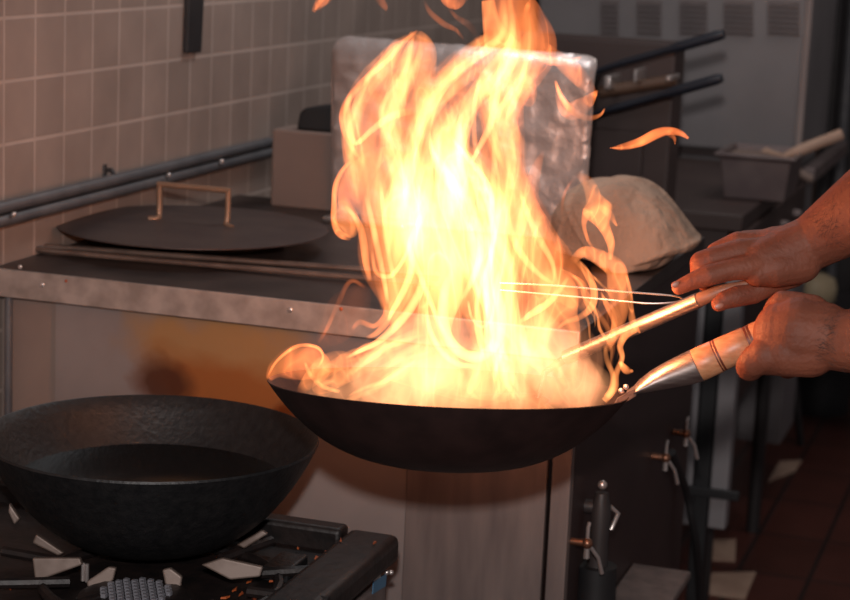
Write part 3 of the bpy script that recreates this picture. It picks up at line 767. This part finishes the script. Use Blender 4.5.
ho = hh.build('arm_hair', M['hair'], pe, smooth=False); ho['kind'] = 'stuff'
# ------------------------------------------------------------------ fire
def fire_mat(name, low, high, k=1.0, pw=1.5, ridge=1.0, soft=.6):
    m = bpy.data.materials.new(name); m.use_nodes = True; nt = m.node_tree
    for n in list(nt.nodes): nt.nodes.remove(n)
    N = nt.nodes.new; L = nt.links.new
    def mt(op, a, b=None, c=None):
        q = N('ShaderNodeMath'); q.operation = op
        for i, v in enumerate((a, b, c)):
            if v is None: continue
            if isinstance(v, (int, float)): q.inputs[i].default_value = v
            else: L(v, q.inputs[i])
        return q.outputs[0]
    out = N('ShaderNodeOutputMaterial'); add = N('ShaderNodeAddShader'); tr = N('ShaderNodeBsdfTransparent'); em = N('ShaderNodeEmission')
    L(tr.outputs[0], add.inputs[0]); L(em.outputs[0], add.inputs[1]); L(add.outputs[0], out.inputs['Surface'])
    at = N('ShaderNodeAttribute'); at.attribute_name = 'burn_level'
    sp = N('ShaderNodeSeparateColor'); L(at.outputs['Color'], sp.inputs[0])
    lw = N('ShaderNodeLayerWeight'); lw.inputs['Blend'].default_value = .5
    fc = mt('POWER', mt('SUBTRACT', 1.0, lw.outputs['Facing']), pw)
    g = N('ShaderNodeNewGeometry'); mp = N('ShaderNodeMapping'); mp.inputs['Scale'].default_value = (1, 1, .26); L(g.outputs['Position'], mp.inputs['Vector'])
    n1 = N('ShaderNodeTexNoise'); n1.inputs['Scale'].default_value = 26; n1.inputs['Detail'].default_value = 2; n1.inputs['Distortion'].default_value = .9; L(mp.outputs[0], n1.inputs['Vector'])
    n2 = N('ShaderNodeTexNoise'); n2.inputs['Scale'].default_value = 17; n2.inputs['Detail'].default_value = 1.5; n2.inputs['Distortion'].default_value = 1.6; L(mp.outputs[0], n2.inputs['Vector'])
    s1 = mt('MULTIPLY_ADD', n1.outputs['Fac'], 4.8, -1.75)
    s1 = mt('MAXIMUM', s1, .08)
    rd = mt('POWER', mt('SUBTRACT', 1.0, mt('ABSOLUTE', mt('MULTIPLY_ADD', n2.outputs['Fac'], 2.0, -1.0))), 18.0)
    tot = mt('ADD', mt('ADD', mt('MULTIPLY', s1, soft), mt('MULTIPLY', rd, ridge)), 1.0-soft)
    st = mt('MULTIPLY', mt('MULTIPLY', tot, fc), mt('MULTIPLY', sp.outputs[0], k*6.0))
    L(st, em.inputs['Strength'])
    mx = N('ShaderNodeMix'); mx.data_type = 'RGBA'; mx.inputs['A'].default_value = low+(1,); mx.inputs['B'].default_value = high+(1,)
    L(sp.outputs[1], mx.inputs['Factor']); L(mx.outputs['Result'], em.inputs['Color'])
    m.cycles.emission_sampling = 'NONE'
    return m
FIRE = fire_mat('open flame', (1,.215,.055), (1,.40,.12), 0.78, 1.7, 1.25, .92)
FIL = fire_mat('flame filament', (1,.22,.055), (1,.42,.14), .85, 1.8, .3, .6)
HAZE = fire_mat('burning vapour', (1,.33,.15), (1,.44,.18), .8, 2.0, .5, .6)
fr = random.Random(11)
class FB:
    def __init__(s): s.v = []; s.f = []; s.h = []
    def stroke(s, pts, dep, k, heat=0.0, flat=.6, n=18, per=7, fade=(.0,.0), wig=0):
        # pts: (x, y, width[, strength factor]) ; dep: metres behind the wok centre plane
        pts = [tuple(p)+(1.0,)*(4-len(p)) for p in pts]
        q = crm(pts, per); P_ = []; T = len(q)
        ph = fr.uniform(0, 6.28); dp = fr.uniform(-.02, .02)
        for i, (x, y, w, a) in enumerate(q):
            t = i/(T-1)
            if wig: x += wig*math.sin(ph+t*7)*.6+wig*math.sin(2*ph+t*15)*.3
            d = 2.0+dep+dp*math.sin(3*t+ph)
            e = 1.0
            if fade[0] and t < fade[0]: e *= (t/fade[0])
            if fade[1] and t > 1-fade[1]: e *= ((1-t)/fade[1])
            P_.append((D(x, y, d), max(w, .4)/2*d/2000, a*e))
        base = len(s.v); nn = len(P_)
        for i, (p, r_, a) in enumerate(P_):
            tt = (P_[min(i+1, nn-1)][0]-P_[max(i-1, 0)][0]).normalized()
            sd = tt.cross(VF).normalized(); bk = tt.cross(sd).normalized()
            fl_ = max(r_*flat, min(r_, .003))
            for j in range(n):
                an = 2*math.pi*j/n
                s.v.append(p+sd*math.cos(an)*r_+bk*math.sin(an)*fl_); s.h.append((k*a/12.0, heat, 0))
        for i in range(nn-1):
            for j in range(n): s.f.append((base+i*n+j, base+i*n+(j+1)%n, base+(i+1)*n+(j+1)%n, base+(i+1)*n+j))
        for i, r0 in ((0, base), (nn-1, base+(nn-1)*n)):
            c = len(s.v); s.v.append(P_[i][0]); s.h.append((s.h[r0][0], heat, 0))
            for j in range(n): s.f.append((c, r0+j, r0+(j+1)%n) if i else (c, r0+(j+1)%n, r0+j))
        return s
    def strands(s, pts, dep, k, num, heat=.2, wmin=2, wmax=6, spread=.85, wig=3, sub=(.35,1.0)):
        for _ in range(num):
            u = fr.uniform(-1, 1)*spread; t0 = fr.uniform(0, .5); L_ = fr.uniform(*sub); t1 = min(1, t0+L_)
            q = crm([tuple(p[:3]) for p in pts], 8); a, b = int(t0*(len(q)-1)), int(t1*(len(q)-1))
            if b-a < 8: continue
            q = q[a:b+1:4]; w = fr.uniform(wmin, wmax); o = []
            for i, (x, y, W) in enumerate(q):
                x0_, y0_ = q[max(i-1,0)][:2]; x1_, y1_ = q[min(i+1,len(q)-1)][:2]
                l = math.hypot(x1_-x0_, y1_-y0_) or 1; nx, ny = -(y1_-y0_)/l, (x1_-x0_)/l
                tt = i/(len(q)-1); uu = u+.15*math.sin(tt*5+u*9)
                o.append((x+nx*uu*W/2, y+ny*uu*W/2, max(.6, w*math.sin(math.pi*min(.97, tt*.94+.03))**.6)))
            s.stroke(o, dep+fr.uniform(-.04,.04), k*fr.uniform(.5,1.3), heat+fr.uniform(-.1,.3), 1.0, 10, 6, (.2,.2), wig)
        return s
    def build(s, name, m_, parent=None):
        me = bpy.data.meshes.new(name); me.from_pydata(s.v, [], s.f); me.update()
        a = me.color_attributes.new('burn_level', 'FLOAT_COLOR', 'POINT')
        for i, (x, y, z) in enumerate(s.h): a.data[i].color = (x, max(0, min(1, y)), 0, 1)
        for p in me.polygons: p.use_smooth = True
        o = bpy.data.objects.new(name, me); C.objects.link(o); me.materials.append(m_)
        if parent: o.parent = parent; o.matrix_parent_inverse = parent.matrix_basis.inverted()
        return o
fire_t = thing('flame', 'huge roaring orange flame rising from the tossed wok', 'flame', WM @ Vector((0,0,-.03)))
# broad lobes: trunk, left lobe, right lobes
trunk = [(470,404,180,.4),(462,360,160,.45),(455,310,150,.5),(450,255,160,.9),(452,200,160,1),(456,150,135,.9),(468,105,105,.8),(496,72,84,.8),(514,45,66,.8),(514,15,44,.7),(508,-25,36,.6)]
leftlobe = [(425,330,60,.4),(412,290,70,.8),(404,245,74,1),(398,205,84,1),(392,165,92,1),(385,130,90,.9),(394,98,88,.8),(406,70,66,.8),(416,48,44,.75),(416,31,12,.6)]
core = [(480,395,110,.2),(485,350,80,.2),(478,300,90,.3),(470,255,100,.9),(462,215,96,1),(450,180,80,.9),(440,150,60,.6),(436,120,34,.3)]
b = FB()
b.stroke([(470,400,240,.5),(480,360,210,.5),(478,320,170,.5),(466,280,180,.8),(455,240,200,1),(448,205,180,.9),(444,172,150,.6),(446,148,90,.3)], .02, .9, .1, .4, 28, fade=(0,.2))
b.stroke([(510,345,70),(520,300,90),(522,262,80),(512,220,64),(505,180,50),(500,140,44)], .01, 1.2, .2, .5, 24, fade=(.1,.2))
b.stroke(trunk, .0, 1.0, .2, .5, 28, fade=(0,.12)); b.stroke(leftlobe, -.02, 1.2, .3, .5, 28, fade=(.1,.0))
b.stroke(core, -.01, 1.5, .7, .5, 28, fade=(0,.3))
b.stroke([(440,390,60,.3),(432,330,40,.5),(446,280,46,1),(440,235,60,1),(432,200,50,1),(425,175,30,.6)], -.03, 2.6, .9, .6, 20, fade=(.1,.3))
b.stroke([(512,380,50,.3),(510,340,36,.6),(503,300,30,.9),(494,265,44,1),(488,235,44,1),(494,205,36,.7),(500,180,22,.4)], -.03, 2.8, .9, .6, 20, fade=(.1,.25))
b.stroke([(412,265,40,.4),(408,235,52,1),(406,205,46,1),(414,175,36,.7),(424,150,30,.5)], -.04, 2.4, .85, .6, 20, fade=(.2,.25))
b.stroke([(448,210,30,.6),(452,180,36,1),(450,150,34,1),(446,125,30,.8),(440,104,22,.4)], -.04, 2.4, .85, .6, 20, fade=(.2,.3))
b.strands(trunk, -.02, .85, 26, .35, 4, 22, wig=5); b.strands(core, -.03, 1.5, 20, .7, 4, 18, wig=5)
b.build('flame_core', FIRE, fire_t)
b = FB(); b.strands(leftlobe, -.03, .7, 16, .25, 6, 22, wig=4)
b.stroke([(404,235,40,.4),(384,200,60,1),(376,160,68,1),(374,125,60,1),(384,100,40,.6)], -.03, .8, .1, .5, 20, fade=(.1,.1))
# outer rim of the left lobe
b.stroke([(418,30,3),(404,42,5),(388,60,6),(370,75,7),(352,94,8),(343,112,8),(344,130,7),(352,147,6),(358,158,4)], -.04, 1.3, .1, .8, 12, fade=(.1,.1))
b.stroke([(351,93,4),(347,108,8),(349,128,9),(356,143,6),(372,130,7),(392,116,9),(415,110,8)], -.05, 1.7, .5, .8, 12, fade=(.1,.2))
b.stroke([(352,160,3),(343,170,6),(336,185,7),(334,205,6),(334,222,7),(340,234,8),(350,238,6)], -.045, 2.0, .2, .8, 12, fade=(.15,.1))
b.stroke([(340,195,10,.5),(345,215,26,1),(350,228,22,1),(352,236,10,.7)], -.04, 1.3, .3, .6, 14, fade=(.2,0))
b.stroke([(395,150,10,.6),(375,158,20,1),(358,178,30,1),(352,200,30,1),(356,222,18,.6)], -.03, 1.4, 0, .5, 16, fade=(.2,.2))
b.stroke([(372,60,8,.5),(392,84,20,.7),(398,120,16,.7),(394,150,8,.5)], -.02, .6, .2, .5, 12, fade=(.2,.2))
b.build('flame_tongue', FIRE, fire_t)
# strands falling from left lobe to the wok
b = FB()
for st_, dp_, k_, h_ in (
    ([(345,205,4),(358,222,7),(363,240,9),(366,262,8),(370,282,5)], -.05, 1.8, .3),
    ([(366,195,5),(372,222,7),(378,250,7),(384,280,6),(388,305,4)], -.05, 2.4, .6),
    ([(380,180,4),(384,215,6),(388,250,6),(394,280,5),(398,300,3)], -.05, 1.5, .4),
    ([(372,250,3),(376,272,5),(390,276,6),(402,262,5),(412,240,4)], -.05, 1.8, .5),
    ([(424,268,6),(420,290,9),(408,312,10),(392,330,9),(376,343,7),(358,352,5),(346,358,3)], -.06, 2.6, .6),
    ([(408,240,5),(412,265,8),(404,290,8),(392,312,6),(388,322,3)], -.05, 2.0, .5),
    ([(392,300,5),(388,318,8),(378,332,7),(366,338,4)], -.05, 1.2, .2),
    ([(430,200,6),(418,225,8),(410,250,8),(420,275,7),(430,300,6),(440,325,6),(452,345,6)], -.06, 2.3, .7),
    ([(352,355,4),(366,347,8),(384,344,10),(402,340,12),(420,330,10)], -.07, 1.4, .4),
    ([(470,195,5),(478,225,7),(480,255,8),(472,280,7),(462,300,5)], -.06, 2.3, .8),
    ([(520,190,4),(528,215,7),(540,240,8),(552,262,6),(556,285,4)], -.04, 1.6, .3),
    ([(462,110,5),(458,140,8),(462,170,8),(470,200,6)], -.05, 2.0, .6),
    ([(500,60,4),(497,95,7),(490,125,8),(478,150,6),(470,165,4)], -.05, 1.8, .5),
    ([(505,205,5),(512,235,8),(524,258,8),(540,275,6),(556,285,4)], -.05, 1.6, .4),
    ([(482,70,4),(474,110,6),(476,150,6),(486,190,6),(492,220,5)], -.05, 1.5, .4)):
    b.stroke(st_, dp_, k_, h_, .9, 12, fade=(.15,.2))
# U shaped white hot loop
b.stroke([(452,270,5),(445,290,10),(443,315,12),(447,335,12),(458,350,12),(475,357,13),(490,350,12),(499,334,13),(501,312,12),(497,290,10),(500,270,6)], -.08, 3.4, .9, .9, 14, fade=(.12,.12))
b.stroke([(468,300,3),(472,318,4),(482,327,4),(492,318,4),(494,300,3)], -.09, 2.0, .7, 1, 10, fade=(.1,.1))
b.stroke([(425,300,4),(430,330,6),(442,352,7),(458,364,7),(478,366,5)], -.08, 2.0, .7, 1, 10, fade=(.15,.15))
b.build('flame_strand', FIL, fire_t)
# upper right flames over the foil board
b = FB()
b.stroke([(500,-30,40,.8),(508,0,46,.9),(520,20,50,1),(527,45,62,1),(518,65,60,.9),(503,95,48,.8),(505,125,40,.7),(508,160,36,.7),(512,190,30,.6),(520,220,26,.6)], .02, .85, .05, .5, 20, fade=(0,.1))
b.stroke([(488,0,14),(492,25,20),(500,45,34),(508,60,40,.9),(512,80,30,.7),(508,100,20,.5)], -.01, 1.0, .2, .6, 16, fade=(0,.2))
b.stroke([(545,44,6,.6),(556,56,14,1),(572,70,20,1),(586,84,16,.9),(596,96,4,.5)], .0, 1.5, .1, .6, 14, fade=(.1,0))
b.stroke([(530,52,6,.6),(548,60,10,1),(565,62,8,1),(582,57,3,.6)], .0, 1.6, .1, .6, 12, fade=(.1,.1))
b.stroke([(598,90,2),(586,103,16,.9),(572,111,20,1),(562,104,12,.7),(556,88,3,.4)], -.0, 1.3, .1, .6, 14, fade=(.1,.1))
b.stroke([(555,80,3),(562,98,6),(574,112,8),(588,118,7),(600,115,4),(605,108,2)], -.02, 1.6, .2, .8, 12, fade=(.1,.1))
b.stroke([(516,72,16,.6),(526,88,22,1),(528,100,16,.8),(524,106,6,.4)], .01, .8, .1, .6, 14, fade=(.2,.1))
b.stroke([(575,112,10,.4),(582,126,14,.6),(584,142,8,.3)], .0, .55, 0, .6, 12, fade=(.1,.3))
b.stroke([(500,128,26,.5),(510,150,24,1),(512,172,20,1),(512,190,12,.8)], .0, .9, .2, .6, 14, fade=(.2,.1))
b.strands([(503,-10,40),(518,30,64),(512,65,56),(498,100,44),(505,140,36),(512,185,24)], -.01, .6, 12, .15, 4, 18, wig=4)
b.build('flame_tongue', FIRE, fire_t)
# right hand flames
b = FB()
b.stroke([(544,150,3,.5),(538,164,10,1),(533,182,14,1),(532,205,13,1),(534,228,9,.6),(536,245,4,.3)], .0, 1.0, .1, .6, 14, fade=(.1,.1))
b.stroke([(524,200,24,.5),(530,228,44,.9),(538,252,56,1),(554,272,54,1),(574,290,40,.8),(586,306,24,.4)], .01, 1.5, .1, .6, 18, fade=(.1,.1))
b.stroke([(577,173,6,.6),(588,183,14,1),(594,198,18,1),(598,210,32,1.4),(604,226,14,1),(611,244,9,1),(610,260,4,.7)], -.02, 1.5, .3, .7, 16, fade=(.1,0))
b.stroke([(600,206,6,.8),(609,214,9,1),(617,226,2,.8)], -.02, 1.5, .2, .8, 12)
b.stroke([(588,210,12,1),(584,224,6,.9),(588,240,4,.7),(596,252,3,.4)], -.02, 1.0, .1, .8, 12)
b.stroke([(574,178,3,.5),(566,190,4,.7),(562,206,4,.7),(563,224,3,.4)], 0, .6, 0, .8, 10, fade=(.1,.1))
b.stroke([(572,262,8,.6),(584,252,12,1),(602,259,18,1),(616,270,22,1),(618,290,22,1),(620,310,18,1),(616,330,12,.8),(606,352,6,.5)], -.02, 1.5, .25, .7, 16, fade=(.1,.1))
b.stroke([(574,258,6),(586,272,8),(594,290,8),(592,306,8),(580,317,7),(566,322,5),(556,330,3)], -.03, 1.5, .3, .8, 14, fade=(.15,.1))
b.stroke([(604,262,30,.3),(610,285,34,.7),(612,310,30,.7),(606,335,22,.4)], .0, .55, .1, .5, 16, fade=(.2,.2))
b.stroke([(626,274,3),(630,290,5),(631,308,6),(633,322,8),(640,333,2)], -.02, 1.7, .3, .8, 12, fade=(.1,0))
b.stroke([(636,330,6),(626,335,8),(620,346,7),(622,358,6),(616,374,7),(614,388,9),(606,398,8)], -.03, 1.7, .4, .8, 12, fade=(0,.05))
b.stroke([(620,362,4),(626,370,9),(632,371,3)], -.03, 1.8, .3, .8, 12)
b.stroke([(605,345,4),(607,360,6),(613,376,6),(611,392,8),(604,401,7)], -.04, 1.8, .5, .8, 12, fade=(.1,0))
b.stroke([(520,322,4),(534,312,8),(548,303,8),(560,290,6),(568,277,4)], -.03, 1.7, .5, .8, 12, fade=(.15,.15))
b.stroke([(572,275,3),(582,283,6),(588,298,10),(582,310,8)], -.03, 1.0, .2, .8, 12, fade=(.1,.2))
b.stroke([(548,268,20,.5),(556,290,44,.8),(552,312,54,.8),(550,335,64,.7),(540,365,80,.6)], .0, 1.6, .3, .5, 18, fade=(.1,0))
b.strands([(560,262,30),(590,290,46),(606,330,40),(610,375,30)], -.01, .9, 8, .2, 3, 8)
b.build('flame_tongue', FIRE, fire_t)
# low flame lapping over the left rim
b = FB()
b.stroke([(268,380,6),(276,370,20),(290,364,34),(304,362,38),(318,366,30),(328,374,14)], -.01, 1.0, .1, .7, 16, fade=(.05,.1))
b.stroke([(268,376,2),(276,362,3),(290,350,4),(303,345,4),(318,348,4),(323,357,3),(318,368,3)], -.02, 1.3, .2, .8, 12, fade=(.1,.1))
b.stroke([(300,392,10,.5),(312,378,18),(326,366,24),(342,360,20,.8),(354,366,12,.5),(346,380,8,.3)], -.02, .8, .4, .8, 12, fade=(.1,.1))
b.stroke([(305,362,3),(310,374,5),(322,386,5),(340,392,4)], -.03, 1.1, .5, .8, 12, fade=(.1,.1))
b.stroke([(318,394,16,.6),(328,380,26,1),(346,368,30,1),(368,358,28,.9),(390,350,24,.8)], .0, .9, .4, .6, 16)
b.build('flame_tongue', FIRE, fire_t)
b = FB()
b.stroke([(318,344,4,.5),(328,326,5,1),(338,304,6,1),(346,286,6,1),(354,281,5,1),(366,288,4,.7)], 0, .35, 0, .8, 12, fade=(.1,.1))
b.stroke([(318,345,10,.5),(334,330,34,.8),(348,310,44,1),(360,294,28,.8),(366,284,8,.4)], 0, .13, 0, .5, 16, fade=(.1,.1))
b.stroke([(352,330,4,.6),(360,322,6,1),(374,326,6,1),(384,316,5,.8),(386,304,3,.5)], -.02, .7, .1, .8, 12, fade=(.1,.1))
b.build('flame_wisp', FIRE, fire_t)
# glowing vapour low in the wok
b = FB()
b.stroke([(300,397,20,.4),(340,392,46,.8),(390,382,70,1),(440,378,84,1),(490,378,84,1),(540,382,78,1),(585,388,60,.8),(618,396,24,.6)], .02, 1.1, .7, .8, 26, fade=(.1,.1))
b.stroke([(360,400,60,.5),(400,378,90,.9),(440,352,90,.8),(470,330,70,.5)], .03, 1.3, .5, .6, 24, fade=(.1,.2))
b.stroke([(600,398,30,.6),(570,380,64,1),(545,352,64,1),(530,325,50,.7),(525,300,30,.3)], .01, 1.15, .3, .6, 24, fade=(.1,.2))
b.stroke([(590,396,20,.5),(586,375,34,.8),(590,355,30,.7),(580,335,24,.5),(576,318,12,.3)], .0, .5, .3, .7, 18, fade=(.1,.2))
b.stroke([(420,402,80,.9),(470,392,90,1),(530,398,80,.8)], -.04, .7, .9, .5, 20, fade=(.1,.1))
b.build('flame_vapour', HAZE, fire_t)
b = FB()
vp = [(500,404,110),(500,372,90),(490,345,60),(480,320,40)]
b.strands(vp, -.06, .7, 14, .7, 5, 16, .95, 2, (.4,.9))
b.strands([(520,400,120),(530,370,70),(520,335,30)], -.06, .6, 8, .6, 5, 16, .95, 2, (.4,.9))
b.strands([(330,400,30),(360,376,40),(400,356,40),(430,340,40)], -.06, .7, 10, .4, 4, 14, .9, 2)
b.build('flame_strand', FIL, fire_t)
# detached licks of flame
def lick(label, sts):
    b = FB()
    for s_ in sts: b.stroke(*s_)
    o = b.build('flame_lick', FIRE); tag(o, label, 'flame', 'loose licks of flame')
lick('small loose orange flame floating alone above the cloth sack', [([(610,148,1),(622,147,7),(640,142,10),(656,134,11),(668,131,9),(680,133,7),(688,138,3)], .02, 1.3, 0, .7, 14),([(668,133,6),(674,138,5),(675,144,1)], .02, 1.0, 0, .8, 10),([(612,148,1),(630,147,4),(650,139,5),(672,130,4)], .0, .7, .1, .8, 10)])
lick('loose flame lick at the top edge above the beige box', [([(334,-14,12),(326,-4,16),(320,3,12),(314,10,5),(315,12,1)], .02, 1.3, 0, .7, 14),([(330,-10,5),(320,2,6),(315,10,2)], .02, .9, .1, .7, 14)])
lick('thin loose flame lick above the left corner of the foil board', [([(374,-12,8),(379,-2,10,.8),(385,7,7,.7),(386,11,2,.4)], .02, .9, 0, .7, 14)])
lick('loose flame lick at the top edge above the middle of the foil board', [([(444,-12,10),(448,-2,16),(456,3,14),(464,-4,10),(468,-12,6)], .02, 1.2, 0, .7, 14)])
lick('small upright flame lick just beside the top of the main flame', [([(530,0,2),(528,6,6),(526,12,5,.7),(525,17,1,.5)], .02, 1.2, 0, .7, 14)])
lick('faint red flame curl above the foil board', [([(424,0,3,.5),(430,12,6,.8),(444,24,7,1),(456,30,5,.8),(464,40,3,.4)], .03, .28, 0, .7, 12, 7, (.2,.2)),([(448,8,3,.4),(458,18,6,.9),(470,26,8,.9),(478,40,4,.4)], .03, .24, 0, .7, 12, 7, (.2,.2))])
# ------------------------------------------------------------------ light
def area(name, loc, target, size, power, col):
    l = bpy.data.lights.new(name, 'AREA'); l.size = size; l.energy = power; l.color = col
    o = bpy.data.objects.new(name, l); C.objects.link(o); o.location = loc
    o.rotation_euler = (Vector(target)-Vector(loc)).to_track_quat('-Z', 'Y').to_euler(); return o
fl = CAM+(-VD)*.16+VR*-.01
area('camera_flash', fl, D(425,300,2.3), .05, 26, (1,.93,.9))
area('ceiling_light', (-.3,4.3,2.5), (-.5,4.3,0), .9, 6, (1,.93,.88))
area('board_top_fill', (-.8,2.95,1.95), (-.8,2.95,0), .25, 3.2, (.95,.97,1))  # added lamp, unseen, brightening the foil board's top edge from above
def fire(px, py, d, e, r_=.05):
    l = bpy.data.lights.new('fire_glow', 'POINT'); l.energy = e; l.color = (1,.34,.13); l.shadow_soft_size = r_
    o = bpy.data.objects.new('fire_glow', l); C.objects.link(o); o.location = D(px, py, d)
fire(450, 330, 2.0, 1.3); fire(470, 230, 2.0, 1.3); fire(480, 110, 2.05, .7); fire(600, 315, 1.97, 1.5, .03)
w = bpy.data.worlds.new('world'); S.world = w; w.use_nodes = True
w.node_tree.nodes['Background'].inputs[0].default_value = (.95,.88,.9,1); w.node_tree.nodes['Background'].inputs[1].default_value = .10
